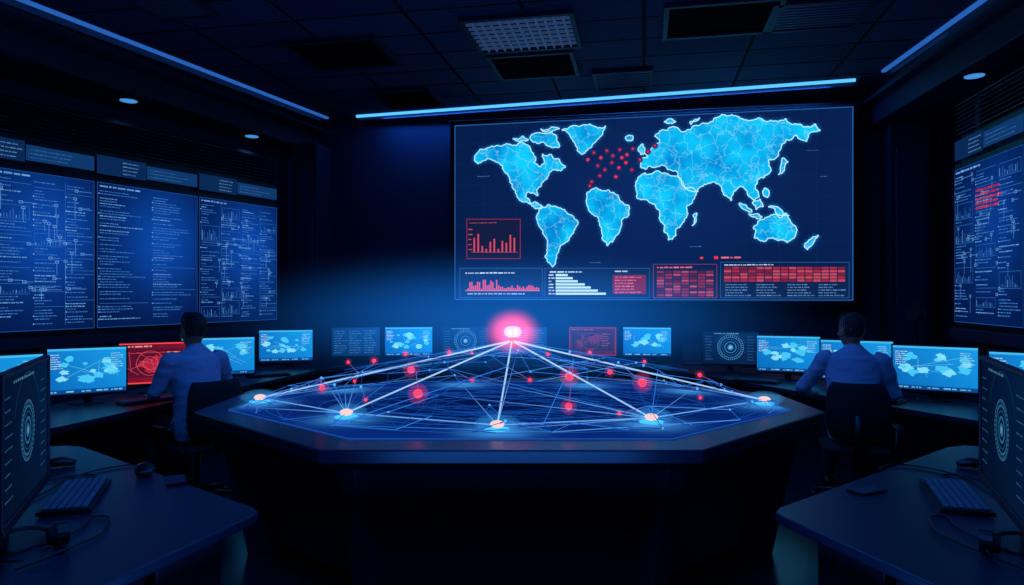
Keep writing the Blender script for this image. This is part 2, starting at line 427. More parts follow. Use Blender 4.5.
for j in range(5):
    for i in range(15): arect(724+i*8.1, 267+j*3.1, 731+i*8.1, 269.3+j*3.1, S(*random.choice([(170, 40, 65), (125, 32, 62), (195, 72, 92)])), 6)
for j in range(5):
    for i in range(4): atext(725+i*31, 284+j*2.7, 27, 1.2, S(90, 140, 200))
arect(714, 256.5, 718, 259, S(255, 50, 60), 6); atext(721, 256.5, 20, 2, S(240, 120, 150)); arect(700, 257, 703, 259, S(255, 60, 80), 6)
for (x, y, w) in [(478, 176, 12), (590, 262, 16), (690, 246, 12), (806, 150, 14), (820, 176, 10)]: atext(x, y, w, 1.1, S(60, 120, 180))
cv.obj('display_graphics', big, loc=(0, -0.01, 0))

# ------------------------------------------------------------------ side display banks
def data_screen(cv, x0, x1, z0, z1, style, hot=False):
    w = x1-x0; h = z1-z0
    def tone(a, c):
        k = math.exp(-((a-0.62)**2/0.16+(c-0.62)**2/0.14))
        if hot: k *= 0.6
        return (lin(4)+k*lin(8), lin(24)+k*lin(70)*0.9, lin(72)+k*lin(172)*0.8, 1)
    n = 10
    for i in range(n):
        for j in range(n):
            a0, a1, c0, c1 = i/n, (i+1)/n, j/n, (j+1)/n
            cv.poly([(x0+a0*w, z0+c0*h), (x0+a1*w, z0+c0*h), (x0+a1*w, z0+c1*h), (x0+a0*w, z0+c1*h)], [tone(a0, c0), tone(a1, c0), tone(a1, c1), tone(a0, c1)], 1)
    tcol = S(58, 122, 205); tb = S(105, 168, 232)
    ncol = {0: 4, 1: 2, 2: 3}[style]; cwid = w/ncol
    cv.text(x0+0.03, z1-0.05, w*0.5, 0.022, tb)
    for c in range(ncol):
        xs = x0+0.03+c*cwid; z = z1-0.10
        if style == 0 and c in (1, 3): cv.rect(xs-0.02, z0+0.05, xs-0.016, z1-0.06, S(40, 100, 180), 3)
        while z > z0+0.06:
            r = random.random()
            if r < (0.93 if style == 1 else 0.84):
                cv.text(xs, z, cwid*random.choice([0.35, 0.6, 0.85]), 0.011, tcol if random.random() < .8 else tb, fill=0.95)
                if random.random() < 0.35: cv.rect(xs-0.014, z, xs-0.004, z+0.012, S(130, 185, 240), 3)
                z -= random.choice([0.030, 0.030, 0.05])
            elif r < (0.95 if style == 1 else 0.90):
                hh = random.uniform(0.08, 0.20)
                if z-hh > z0+0.04:
                    cv.frame(xs, z-hh, xs+cwid*0.85, z, 0.004, S(45, 105, 180), 3)
                    for i in range(int(cwid*0.8/0.028)):
                        cv.rect(xs+0.01+i*0.028, z-hh+0.01, xs+0.016+i*0.028, z-hh+0.01+random.uniform(0.01, hh*0.7), S(50, 115, 195) if i % 5 else tb, 3)
                z -= hh+0.03
            else:
                cv.rect(xs, z, xs+cwid*0.9, z+0.004, S(50, 110, 190), 3); z -= 0.04
    if style != 1:
        for i in range(40):
            xa = random.uniform(x0+.05, x1-.12); za = random.uniform(z0+.25, z1-.1)
            hz = i % 2; L = random.uniform(0.05, .25)
            xb = min(xa+L, x1-.03) if hz else xa; zb = za if hz else max(za-L, z0+.03)
            cv.line((xa, za), (xb, zb), 0.004, S(85, 150, 220), 3)
            cv.frame(xa-.018, za-.013, xa+.018, za+.013, 0.004, S(115, 175, 232), 3)
    cv.frame(x0, z0, x1, z1, 0.006, S(24, 80, 160), 3)
    if hot:
        for j in range(5):
            cv.text(x0+w*0.35, z1-0.30-j*0.045, w*0.5, 0.022, S(210, 50, 75), 4)

def bank(name, loc, rz, zb, zt, widths, styles, hot, depth):
    root = empty(name, loc, rz)
    L = sum(widths)+0.02*len(widths); h = zt-zb
    b = MB()
    b.box((L/2, depth/2+0.02, (zb+zt)/2), (L+0.1, depth, h+0.12), M_BLACK)
    b.box((L/2, depth/2+0.02, zb-0.12), (L+0.14, depth+0.10, 0.12), M_PANEL)
    b.box((L/2, depth/2+0.08, (zb-0.18)/2), (L+0.06, depth-0.1, zb-0.18), M_PANEL)
    b.box((L/2, depth/2+0.06, zt+0.20), (L+0.1, depth-0.05, 0.36), M_BLACK)
    for k in range(8):
        b.box((L/2, 0.10, zt+0.42+k*0.045), (L+0.1, 0.16, 0.012), M_METAL if k in (0, 7) else M_PANEL, Matrix.Rotation(math.radians(28), 3, 'X'))
    b.box((L/2, depth/2+0.12, zt+0.58), (L+0.1, depth-0.2, 0.40), M_BLACK)
    x = 0
    for w in widths: b.box((x+w+0.01, 0.005, (zb+zt)/2), (0.02, 0.03, h), M_BLACK); x += w+0.02
    b.obj('cabinet', root, bevel=0.006)
    cv = Canvas(0.0015); x = 0.005
    for i, w in enumerate(widths):
        data_screen(cv, x, x+w-0.01, zb+0.005, zt-0.005, styles[i], hot[i])
        z0, z1 = zt+0.09, zt+0.30
        xm = x+w*0.45
        cv.rect(x, z0, xm, z1, S(10, 40, 84), 1); cv.rect(xm+0.01, z0+0.02, x+w-0.01, z1-0.03, S(14, 56, 108), 1)
        for j in range(4): cv.text(xm-w*0.22, z0+0.03+j*0.042, w*0.2, 0.013, S(80, 130, 185), 3)
        for j in range(3): cv.text(xm+0.05, z0+0.05+j*0.04, w*0.45, 0.010, S(50, 105, 165), 3)
        x += w+0.02
    cv.obj('screen_data', root, loc=(0, 0.0, 0), m=M_GLOWN)
    return root
u = Vector((0.4472, 0.8944, 0))
wds = [1.31, 1.31, 1.31, 1.33]
Lb = sum(wds)+0.08
far = Vector((-3.43, 10.0, 0)); o = far-u*Lb
bank('video_wall_data_display', (o.x, o.y, 0), math.atan2(u.y, u.x), 1.25, 2.89, wds, [1, 0, 1, 0], [False]*4, 0.62)
bank('video_wall_data_display', (4.78, 7.37, 0), math.radians(-100.5), 1.33, 2.97, [1.35, 1.35, 1.35], [2, 0, 1], [True, False, False], 0.62)
b = MB(); b.box((0, 0, 1.975), (0.42, 0.5, 3.95), M_PANEL); b.box((0.0, -0.26, 1.9), (0.3, 0.02, 3.4), M_WALL)
b.obj('wall_pillar', loc=(-3.15, 10.75, 0), rz=RY, bevel=0.01)
b = MB(); b.box((0, 0, 1.975), (0.5, 0.4, 3.95), M_PANEL); b.box((0.0, -0.21, 1.9), (0.36, 0.02, 3.4), M_WALL)
b.obj('wall_pillar', loc=(5.35, 9.3, 0), rz=RY, bevel=0.01)

# ------------------------------------------------------------------ monitors
def scr_map(cv, w, h):
    cv.poly([(0, 0), (w, 0), (w, h), (0, h)], [S(10, 104, 186), S(16, 136, 216), S(24, 156, 232), S(14, 122, 206)], 1)
    rnd = random
    for k in range(16):
        cx = w*rnd.uniform(.12, .88); cy = h*rnd.uniform(.3, .78); r = h*rnd.uniform(.04, .12); n = 14
        cv.poly([(min(max(cx+r*rnd.uniform(.6, 1.7)*math.cos(i*6.283/n), 0.01), w-.01), min(max(cy+r*rnd.uniform(.5, 1)*math.sin(i*6.283/n), .01), h-.01)) for i in range(n)], S(70, 200, 248) if k % 3 else S(130, 225, 252), 2)
    for k in range(6):
        p = (w*rnd.uniform(.1, .9), h*rnd.uniform(.25, .8)); q = (w*rnd.uniform(.1, .9), h*rnd.uniform(.25, .8)); cv.line(p, q, 0.002, S(120, 215, 250), 3)
    cv.rect(0, h*0.955, w, h, S(70, 190, 242), 3); cv.rect(0, 0, w, h*0.09, S(10, 72, 145), 3)
    for i in range(5): cv.text(w*(.04+.19*i), h*0.03, w*.15, .012, S(120, 205, 245), 4)
    for j in range(7): cv.text(w*.03, h*(.86-.05*j), w*.16, .007, S(190, 238, 255), 4); cv.text(w*.8, h*(.86-.05*j), w*.16, .007, S(150, 225, 255), 4)
def scr_red(cv, w, h, k=1.0):
    cv.poly([(0, 0), (w, 0), (w, h), (0, h)], [S(120, 16, 40, k), S(150, 25, 50, k), S(120, 20, 48, k), S(95, 14, 40, k)], 1)
    cv.frame(0, 0, w, h, 0.012, S(255, 70, 80, k), 3)
    cv.rect(w*.06, h*.15, w*.94, h*.85, S(90, 16, 44, k), 2)
    for i in range(5):
        cx = w*random.uniform(.2, .6); cy = h*random.uniform(.35, .65); r = h*random.uniform(.08, .16)
        cv.poly([(cx+r*1.5*random.uniform(.6, 1)*math.cos(j*.5236), cy+r*random.uniform(.6, 1)*math.sin(j*.5236)) for j in range(12)], S(175, 36, 66, k), 2.5)
    for r in (.11, .06): cv.ring(w*.45, h*.5, r*1.0, 0.003, S(235, 95, 110, k), 3)
    for i in range(14): cv.line((w*random.uniform(.1, .9), h*random.uniform(.2, .8)), (w*random.uniform(.1, .9), h*random.uniform(.2, .8)), 0.003, S(230, 80, 100, k), 3)
    for j in range(6): cv.text(w*.7, h*(.75-.08*j), w*.2, .01, S(255, 150, 150, k), 4)
    cv.text(w*.05, h*.9, w*.5, .014, S(255, 170, 170, k), 4)
def scr_ring(cv, w, h, k=1.0, R=1.0):
    cv.poly([(0, 0), (w, 0), (w, h), (0, h)], [S(5, 28, 62, k), S(8, 44, 92, k), S(10, 52, 105, k), S(6, 34, 75, k)], 1)
    cx, cy = w*.5, h*.52
    for r, ww in ((.40, .006), (.33, .012), (.25, .004), (.18, .014), (.09, .02)): cv.ring(cx, cy, r*h*R, ww*h*1.6, S(60, 150, 210, k), 3)
    for i in range(36):
        t = i*math.pi/18; cv.line((cx+.35*h*R*math.cos(t), cy+.35*h*R*math.sin(t)), (cx+.39*h*R*math.cos(t), cy+.39*h*R*math.sin(t)), .004, S(120, 200, 240, k), 4)
    cv.disc(cx, cy, .05*h*R, S(150, 215, 245, k), 4)
    for sx in (.04, .80):
        for j in range(9): cv.text(w*sx, h*(.85-.09*j), w*.15, .006, S(60, 130, 190, k), 4)
    cv.text(w*.2, h*.94, w*.5, .010, S(110, 185, 230, k), 4)
    cv.ring(cx, cy, .46*h, .004, S(30, 90, 150, k), 3, 20, 160)
def scr_dim(cv, w, h):
    cv.poly([(0, 0), (w, 0), (w, h), (0, h)], [S(8, 42, 88), S(10, 54, 104), S(14, 68, 128), S(8, 46, 96)], 1)
    for j in range(10):
        for c in range(3): cv.text(w*(.05+.31*c), h*(.86-.085*j), w*.26, .012, S(50, 120, 175), 3)
STY = {'map': scr_map, 'red': scr_red, 'redd': lambda c, w, h: scr_red(c, w, h, 0.28), 'ring': lambda c, w, h: scr_ring(c, w, h, 0.75), 'dim': scr_dim, 'fg': lambda c, w, h: scr_ring(c, w, h, 0.36, 0.6)}
def monitor(x, y, rz, style, w=0.60, h=0.36, zc=1.02, desk=0.75, gap=0.012):
    root = empty('computer_monitor', (x, y, 0), rz)
    b = MB(); t = gap
    z0 = zc-h/2; z1 = zc+h/2
    b.box((-w/2-t/2, 0.01, zc), (t, 0.03, h+2*t), M_BLACK); b.box((w/2+t/2, 0.01, zc), (t, 0.03, h+2*t), M_BLACK)
    b.box((0, 0.01, z1+t/2), (w, 0.03, t), M_BLACK); b.box((0, 0.01, z0-t), (w, 0.03, t*2), M_BLACK)
    b.box((0, 0.016, zc), (w, 0.02, h), M_BLACK)
    b.box((0, 0.045, zc), (w*0.7, 0.045, h*0.65), M_BLACK)
    b.box((0, 0.075, (zc+desk)/2), (0.06, 0.025, zc-desk), M_BLACK)
    b.loft([(0, 0.05, desk+.001), (0, 0.05, desk+0.012)], [(0.13, 0.10), (0.125, 0.095)], M_BLACK, seg=24)
    b.obj('body', root, bevel=0.004)
    cv = Canvas(0.0008); STY[style](cv, w, h)
    cv.obj('screen_image', root, loc=(-w/2, 0.004, z0), m=M_GLOWN)
    return root
def face(x, y, tx, ty):
    dx, dy = tx-x, ty-y; return math.atan2(dx, -dy)
mons = [(-3.66, 4.80, 'map'), (-3.43, 5.52, 'map'), (-3.20, 6.10, 'red'), (-2.90, 6.75, 'map'), (-2.68, 8.10, 'map'),
        (-2.00, 8.75, 'dim'), (-1.33, 8.8, 'map'), (-0.60, 8.8, 'ring'), (0.15, 8.85, 'dim'), (1.04, 8.8, 'redd'), (1.73, 8.75, 'map'),
        (2.48, 7.75, 'ring'), (2.83, 7.0, 'map'), (3.20, 6.35, 'map'), (3.50, 5.66, 'map'), (3.86, 5.0, 'map')]
for x, y, s in mons:
    monitor(x, y, face(x, y, x*0.35, 2.0), s, w=0.66 if y == 6.75 else (0.54 if y in (5.52, 6.10) else 0.60))
monitor(-1.745, 2.464, math.radians(114.8), 'fg', w=0.72, h=0.46, zc=1.145, gap=0.018)
monitor(1.765, 2.464, math.radians(-114.8), 'fg', w=0.72, h=0.46, zc=1.145, gap=0.018)

# ------------------------------------------------------------------ desks
b = MB()
inner = [(-3.13, 4.18), (-2.27, 7.88), (-2.1, 8.25), (1.65, 8.25), (1.91, 7.75), (3.5, 4.3)]
outer = [(4.15, 4.6), (2.8, 8.2), (2.3, 9.15), (-2.4, 9.15), (-3.1, 8.1), (-3.95, 4.37)]
for i in range(5):
    b.prism([inner[i], inner[i+1], outer[4-i], outer[5-i]], 0.71, 0.75, M_DESK)
mid = [(-3.75, 4.45), (-2.92, 8.05), (-2.3, 8.95), (2.15, 8.95), (2.65, 8.1), (3.95, 4.65)]
for i in range(5): strip(b, mid[i], mid[i+1], 0.04, 0.0, 0.71, M_PANEL)
for p, q in [((-3.2, 4.25), (-3.85, 4.4)), ((3.55, 4.4), (4.08, 4.65)), ((-2.4, 7.9), (-3.0, 8.05)), ((-0.5, 8.35), (-0.5, 9.0)), ((1.0, 8.35), (1.0, 9.0)), ((2.0, 7.8), (2.6, 8.05)), ((-2.8, 6.0), (-3.4, 6.1))]:
    strip(b, p, q, 0.04, 0.0, 0.71, M_PANEL)
b.obj('control_desk')

def fgdesk(sx):
    P = [(-3.35, 1.2), (-1.42, 1.2), (-1.26, 2.1), (-1.05, 2.74), (-1.04, 2.80), (-1.08, 2.86), (-2.5, 3.98), (-2.62, 4.02), (-3.2, 3.85)]
    if sx > 0: P = [(-p[0]+0.04, p[1]) for p in reversed(P)]
    b = MB(); b.prism(P, 0.71, 0.75, M_DESK)
    Q = [(-3.2, 1.3), (-1.62, 1.3), (-1.46, 2.1), (-1.30, 2.66), (-1.34, 2.78), (-2.5, 3.75), (-3.1, 3.7)]
    if sx > 0: Q = [(-p[0]+0.06, p[1]) for p in reversed(Q)]
    b.prism(Q, 0.63, 0.71, M_PANEL)
    f = (lambda p: (-p[0]+0.06, p[1])) if sx > 0 else (lambda p: p)
    strip(b, f((-1.30, 2.45)), f((-1.19, 2.74)), 0.06, 0.0, 0.71, M_METAL)
    strip(b, f((-2.4, 3.55)), f((-2.75, 3.75)), 0.06, 0.0, 0.71, M_METAL)
    strip(b, f((-1.5, 1.35)), f((-1.9, 1.35)), 0.06, 0.0, 0.71, M_METAL)
    strip(b, f((-3.05, 1.5)), f((-3.05, 3.5)), 0.04, 0.0, 0.71, M_PANEL)
    return b.obj('corner_desk', bevel=0.006)
fgdesk(-1); fgdesk(1)

def keyboard(x, y, rz, L=0.44, W=0.145):
    b = MB(); b.box((0, 0, 0.009), (L, W, 0.016), M_BLACK, Matrix.Rotation(math.radians(2.0), 3, 'X'))
    rows, cols = 6, 21
    for r in range(rows):
        for c in range(cols):
            if r == 0 and 5 < c < 11: continue
            b.box((-L/2+0.015+(c+.5)*(L-0.03)/cols, -W/2+0.012+(r+.5)*(W-0.024)/rows, 0.021+r*0.0008), ((L-.03)/cols*.82, (W-.024)/rows*.8, 0.008), M_KEY)
    b.box((-0.045, -W/2+0.012+.5*(W-0.024)/rows, 0.021), (0.10, (W-.024)/rows*.8, 0.008), M_KEY)
    return b.obj('computer_keyboard', loc=(x, y, 0.753), rz=rz)
def mouse(x, y, rz, s=1.0, sm=M_BLACK):
    b = MB(); b.loft([(0, -.055*s, .012), (0, -.045*s, .016), (0, -.01, .021*s), (0, .03*s, .019*s), (0, .052*s, .013)], [(.018*s, .012), (.028*s, .016), (.033*s, .020*s), (.030*s, .018*s), (.015*s, .011)], sm, seg=16)
    b.loft([(0, .025*s, .034*s), (0, .04*s, .031*s)], [.005, .005], M_KEY, seg=8)
    return b.obj('computer_mouse', loc=(x, y, 0.752), rz=rz, smooth=True)
keyboard(-1.90, 2.98, math.radians(112), 0.50, 0.19); keyboard(1.93, 2.98, math.radians(-112), 0.50, 0.19)
mouse(-2.33, 3.52, 2.1, 1.25); mouse(2.36, 3.5, -2.1, 1.25); mouse(-1.82, 3.38, 0.5, 1.35)
def phone(x, y, rz):
    b = MB(); b.box((0, 0, 0.005), (0.085, 0.165, 0.009), M_BLACK); b.box((0, 0, 0.0101), (0.076, 0.15, 0.0008), M_PANEL)
    b.obj('smartphone', loc=(x, y, 0.752), rz=rz, bevel=0.003)
phone(-1.60, 3.25, 0.5); phone(1.60, 3.08, -1.1)
for x, y in [(-3.0, 5.62), (-2.62, 7.35), (3.02, 5.68), (2.45, 6.85)]:
    keyboard(x, y, face(x, y, 0, 3.5))
def headset(x, y, rz, s=1.0):
    b = MB(); pts = []
    for i in range(17):
        t = math.pi*i/16; pts.append((0.085*s*math.cos(t), 0.095*s*math.sin(t), 0.025+0.03*math.sin(t)))
    b.loft(pts, (0.006*s, 0.010*s), M_BLACK, w=(0, 0, 1), seg=8)
    for sx in (-1, 1):
        b.loft([(sx*.11*s, -.01, .04), (sx*.075*s, -.01, .04)], [.036*s, .038*s], M_BLACK, w=(0, 0, 1), seg=16)
        b.loft([(sx*.075*s, -.01, .04), (sx*.055*s, -.01, .04)], [.033*s, .026*s], M_FABRIC, w=(0, 0, 1), seg=16)
    b.loft([(-.10*s, -.03, .03), (-.08*s, -.09*s, .02), (-.03*s, -.12*s, .015)], .004, M_BLACK, seg=6)
    b.obj('headset', loc=(x, y, 0.753), rz=rz)
headset(-1.68, 2.36, 0.8, 1.1); headset(1.72, 2.30, -0.6, 1.1)
def cable(pts):
    cu = bpy.data.curves.new('desk_cable', 'CURVE'); cu.dimensions = '3D'; cu.bevel_depth = 0.004; cu.bevel_resolution = 2
    sp = cu.splines.new('NURBS'); sp.points.add(len(pts)-1)
    for i, p in enumerate(pts): sp.points[i].co = (p[0], p[1], p[2] if len(p) > 2 else 0.757, 1)
    sp.use_endpoint_u = True; sp.order_u = 4; cu.materials.append(M_BLACK)
    COL.objects.link(bpy.data.objects.new('desk_cable', cu))
for sx, ox in ((1, 0), (-1, 0.06)):
    f = lambda L: [(p[0]*sx+ox, p[1]) for p in L]
    cable(f([(-2.28, 3.46), (-2.2, 3.3), (-2.35, 3.15), (-2.2, 2.95), (-2.3, 2.7), (-2.1, 2.5)]))
    cable(f([(-1.95, 3.2), (-2.05, 3.42), (-2.2, 3.3), (-2.3, 3.0), (-2.15, 2.7)]))
    cable(f([(-1.79, 3.44), (-1.9, 3.6), (-2.1, 3.5), (-2.15, 3.2), (-2.05, 3.0), (-2.1, 2.8)]))
    cable(f([(-1.66, 2.4), (-1.6, 2.6), (-1.72, 2.72), (-1.6, 2.75), (-1.55, 2.6), (-1.5, 2.5), (-1.6, 2.2)]))
b = MB()
b.box((0, 0, 0.01), (0.34, 0.24, 0.018), M_BLACK); b.box((0, 0.15, 0.13), (0.34, 0.012, 0.22), M_BLACK, Matrix.Rotation(math.radians(-15), 3, 'X'))
b.box((0, -0.02, 0.021), (0.29, 0.12, 0.004), M_KEY)
b.obj('laptop', loc=(2.3, 8.5, 0.752), rz=-0.3)
b = MB()
for k in range(3):
    t = k*2.094; b.loft([(0, 0, .95), (0.30*math.cos(t), .30*math.sin(t), 0.0)], [.014, .010], M_BLACK, seg=8)
b.loft([(0, 0, .9), (0, 0, 1.35)], .016, M_BLACK, seg=10); b.box((0, 0, 1.42), (.16, .26, .14), M_BLACK); b.loft([(0, -.13, 1.42), (0, -.22, 1.42)], [.045, .055], M_BLACK, seg=16)
b.box((0, 0.03, 1.52), (.05, .14, .05), M_BLACK)
b.obj('tripod_camera', loc=(4.2, 7.1, 0), rz=-0.6)

# ------------------------------------------------------------------ holographic table
outerP = [(-0.92, 3.25), (0.91, 3.25), (1.97, 4.30), (1.97, 5.0), (0.93, 6.0), (-0.93, 6.0), (-2.0, 5.0), (-2.0, 4.30)]
cx, cy = 0.0, 4.63
def sc(P, k, ky=None): ky = ky or k; return [((p[0]-cx)*k+cx, (p[1]-cy)*ky+cy) for p in P]
tab = empty('holographic_table', (0, 0, 0))
innerP = sc(outerP, 0.905, 0.82)
b = MB()
def ringprism(b, Po, Pi, z0, z1, m, zi=None):
    zi = z1 if zi is None else zi; n = len(Po)
    vs = [(p[0], p[1], z0) for p in Po]+[(p[0], p[1], z1) for p in Po]+[(p[0], p[1], zi) for p in Pi]+[(p[0], p[1], z0) for p in Pi]
    fs = []
    for i in range(n):
        j = (i+1) % n
        fs += [(i, j, n+j, n+i), (n+i, n+j, 2*n+j, 2*n+i), (2*n+i, 2*n+j, 3*n+j, 3*n+i), (3*n+i, 3*n+j, j, i)]
    b.add(vs, fs, m)
ringprism(b, outerP, innerP, 0.83, 0.90, M_TABLE, 0.895)
b.prism(sc(outerP, 0.93, 0.88), 0.76, 0.83, M_BLACK, top=outerP)
b.prism(sc(outerP, 0.80, 0.72), 0.08, 0.76, M_TABLE, top=sc(outerP, 0.86, 0.80))
b.prism(sc(outerP, 0.74, 0.66), 0.0, 0.08, M_BLACK)
P1 = sc(outerP, 0.92, 0.87); P2 = sc(outerP, 0.84, 0.77); P3 = sc(outerP, 0.76, 0.68)
for i in range(8):
    v = Vector((outerP[i][0]-cx, outerP[i][1]-cy, 0)).normalized(); s = Vector((-v.y, v.x, 0))*0.07
    vs = []
    for P, z in ((P2, 0.0), (P1, 0.77)):
        for e in (s, -s): vs.append(Vector((P[i][0], P[i][1], z))+e)
    for P, z in ((P3, 0.0), (P3, 0.77)):
        for e in (s, -s): vs.append(Vector((P[i][0], P[i][1], z))+e)
    b.add(vs, [(0, 1, 3, 2), (4, 6, 7, 5), (0, 2, 6, 4), (1, 5, 7, 3), (2, 3, 7, 6), (0, 4, 5, 1)], M_PANEL)
b.obj('table_body', tab, bevel=0.008)

anch = [(-1.72, 4.66), (-0.99, 4.08), (-0.08, 3.71), (0.80, 3.92), (1.69, 4.57), (1.35, 5.25), (0.6, 5.55), (-0.4, 5.6), (-1.3, 5.3)]
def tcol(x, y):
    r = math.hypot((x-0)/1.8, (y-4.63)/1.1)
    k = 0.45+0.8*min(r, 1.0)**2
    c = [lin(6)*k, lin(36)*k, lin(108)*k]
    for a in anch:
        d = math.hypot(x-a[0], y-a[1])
        g = math.exp(-(d/0.16)**2); c[0] += g*0.05; c[1] += g*0.30; c[2] += g*0.65  # halo of each node painted into the surface colour
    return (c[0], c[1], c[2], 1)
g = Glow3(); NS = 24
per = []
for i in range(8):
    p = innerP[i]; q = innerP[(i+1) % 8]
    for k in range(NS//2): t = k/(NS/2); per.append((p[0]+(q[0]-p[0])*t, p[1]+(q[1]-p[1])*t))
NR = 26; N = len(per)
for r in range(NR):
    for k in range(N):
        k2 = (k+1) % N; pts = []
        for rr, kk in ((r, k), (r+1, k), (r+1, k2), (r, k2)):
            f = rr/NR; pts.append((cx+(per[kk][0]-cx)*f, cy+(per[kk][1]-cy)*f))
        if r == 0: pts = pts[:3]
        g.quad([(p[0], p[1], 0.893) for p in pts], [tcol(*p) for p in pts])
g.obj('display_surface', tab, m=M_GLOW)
g = Glow3()
for i in range(8):
    p = innerP[i]; q = innerP[(i+1) % 8]
    g.tube((p[0], p[1], 0.900), (q[0], q[1], 0.900), 0.003, S(24, 80, 165))
apex = Vector((0.0, 4.6, 1.325))
def dome(x, y):
    r = math.hypot(x/1.82, (y-4.63)/1.12); return 0.915+0.36*max(0, 1-r**1.7)
LW = S(185, 220, 255); LB = S(45, 125, 230); LD = S(16, 66, 158)
rn = random.Random(5)
for k in range(60):
    t0 = rn.uniform(0, 6.283); t1 = rn.uniform(0, 6.283)
    r0 = rn.uniform(0.3, 1.0); r1 = rn.uniform(0.3, 1.0)
    g.tube((1.72*r0*math.cos(t0), 4.63+1.0*r0*math.sin(t0), .895), (1.72*r1*math.cos(t1), 4.63+1.0*r1*math.sin(t1), .895), .002, S(14, 66, 150), n=3)
for rr in (0.35, 0.55, 0.75, 0.95):
    for k in range(48):
        t0 = 2*math.pi*k/48; t1 = 2*math.pi*(k+1)/48
        g.tube((1.72*rr*math.cos(t0), 4.63+1.02*rr*math.sin(t0), .895), (1.72*rr*math.cos(t1), 4.63+1.02*rr*math.sin(t1), .895), .002, S(20, 84, 175), n=3)
for i, a in enumerate(anch):
    z = 0.93
    if i < 5: g.tube(apex, (a[0], a[1], z), 0.0058, LW, S(150, 200, 252), 0.005)
    else: g.tube(apex, (a[0], a[1], z+0.12), 0.003, LB, LD)
pts = [Vector((0, 4.6, 1.28))]
tries = 0
while len(pts) < 78 and tries < 8000:
    tries += 1
    x = rn.uniform(-1.8, 1.8); y = rn.uniform(3.55, 5.75)
    r = math.hypot(x/1.80, (y-4.63)/1.08)
    if r > 1: continue
    p = Vector((x, y, dome(x, y)+rn.uniform(-0.02, 0.015)))
    if all((p-q).length > 0.16 for q in pts): pts.append(p)
rim = []
for k in range(26):
    t = 2*math.pi*k/26; x = 1.76*math.cos(t); y = 4.63+1.04*math.sin(t); rim.append(Vector((x, y, 0.915)))
allp = pts+rim+[Vector((a[0], a[1], 0.93)) for a in anch]
done = set()
for i, p in enumerate(allp):
    near = sorted(range(len(allp)), key=lambda j: (allp[j]-p).length)[1:4]
    for j in near:
        kk = (min(i, j), max(i, j))
        if kk in done: continue
        done.add(kk); c = rn.choice([LB, LD, LD, S(30, 92, 195)])
        g.tube(p, allp[j], rn.choice([0.0014, 0.0018, 0.0022]), c, n=4)
cnt = 0
while cnt < 34:
    p = rn.choice(allp); q = rn.choice(allp)
    L = (p-q).length
    if 0.5 < L < 1.5: g.tube(p, q, rn.choice([0.0014, 0.0018, 0.0022]), rn.choice([LD, LB, S(80, 150, 235)]), n=4); cnt += 1
for a in anch[:5]:
    for b2 in rn.sample([q for q in allp if 0.4 < math.hypot(q.x-a[0], q.y-a[1]) < 1.5], 4):
        g.tube((a[0], a[1], 0.93), b2, 0.0024, S(110, 170, 242), LD, n=4)
for i in range(4): g.tube((anch[i][0], anch[i][1], .93), (anch[i+1][0], anch[i+1][1], .93), 0.0035, S(100, 165, 242), n=4)
for p in pts[1:]:
    if rn.random() < 0.5: g.ball(p, rn.choice([0.006, 0.009]), S(90, 185, 255))
for a in anch[:5]:
    g.ball((a[0], a[1], 0.935), 0.040, S(255, 200, 190, 1.1), 0.5); g.ball((a[0], a[1], 0.908), 0.072, S(70, 205, 255), 0.12)
RED = S(255, 60, 90, 1.5)
reds = [(-.585, 4.25, 1.02, .034), (-.665, 4.5, 1.14, .029), (.37, 4.4, 1.11, .034), (.34, 4.1, .965, .026), (.84, 4.4, 1.07, .034), (.113, 4.3, 1.10, .014), (-.25, 4.3, 1.10, .014),
        (-1.28, 4.6, 1.01, .024), (-.99, 4.9, 1.16, .018), (-1.2, 5.0, 1.14, .014), (.57, 5.0, 1.21, .016), (.66, 4.6, 1.115, .020), (1.32, 4.8, 1.07, .018), (-.45, 4.9, 1.22, .018),
        (-.78, 5.0, 1.20, .016), (.98, 5.05, 1.14, .014), (1.2, 4.35, .98, .013), (-.9, 4.2, .99, .013), (.25, 4.75, 1.22, .014), (-.3, 5.1, 1.2, .012), (.62, 3.95, .95, .013), (-1.05, 4.55, 1.06, .012)]
for x, y, z, r in reds:
    g.ball((x, y, z), r*0.85, RED); q = min(pts, key=lambda p: (p-Vector((x, y, z))).length); g.tube((x, y, z), q, .002, S(150, 50, 120), LB, n=4)
g.tube((0, 4.6, 1.30), (0, 4.6, 1.35), 0.02, S(255, 130, 140))
g.obj('network_hologram', tab)
hubm = MB(); hubm.box((0.005, 4.6, 1.385), (0.115, 0.10, 0.07), mat('hub_glow', (0, 0, 0, 1), emit=(1.0, 0.30, 0.36, 1), estr=2.4)); hubm.obj('hub_block', tab, bevel=0.03)
g = Glow3()
for sx in (-1, 1): g.box((0.005+sx*.018, 4.547, 1.385), (0.022, 0.004, 0.035), S(255, 235, 235, 1.5))
g.obj('hub_pixels', tab)

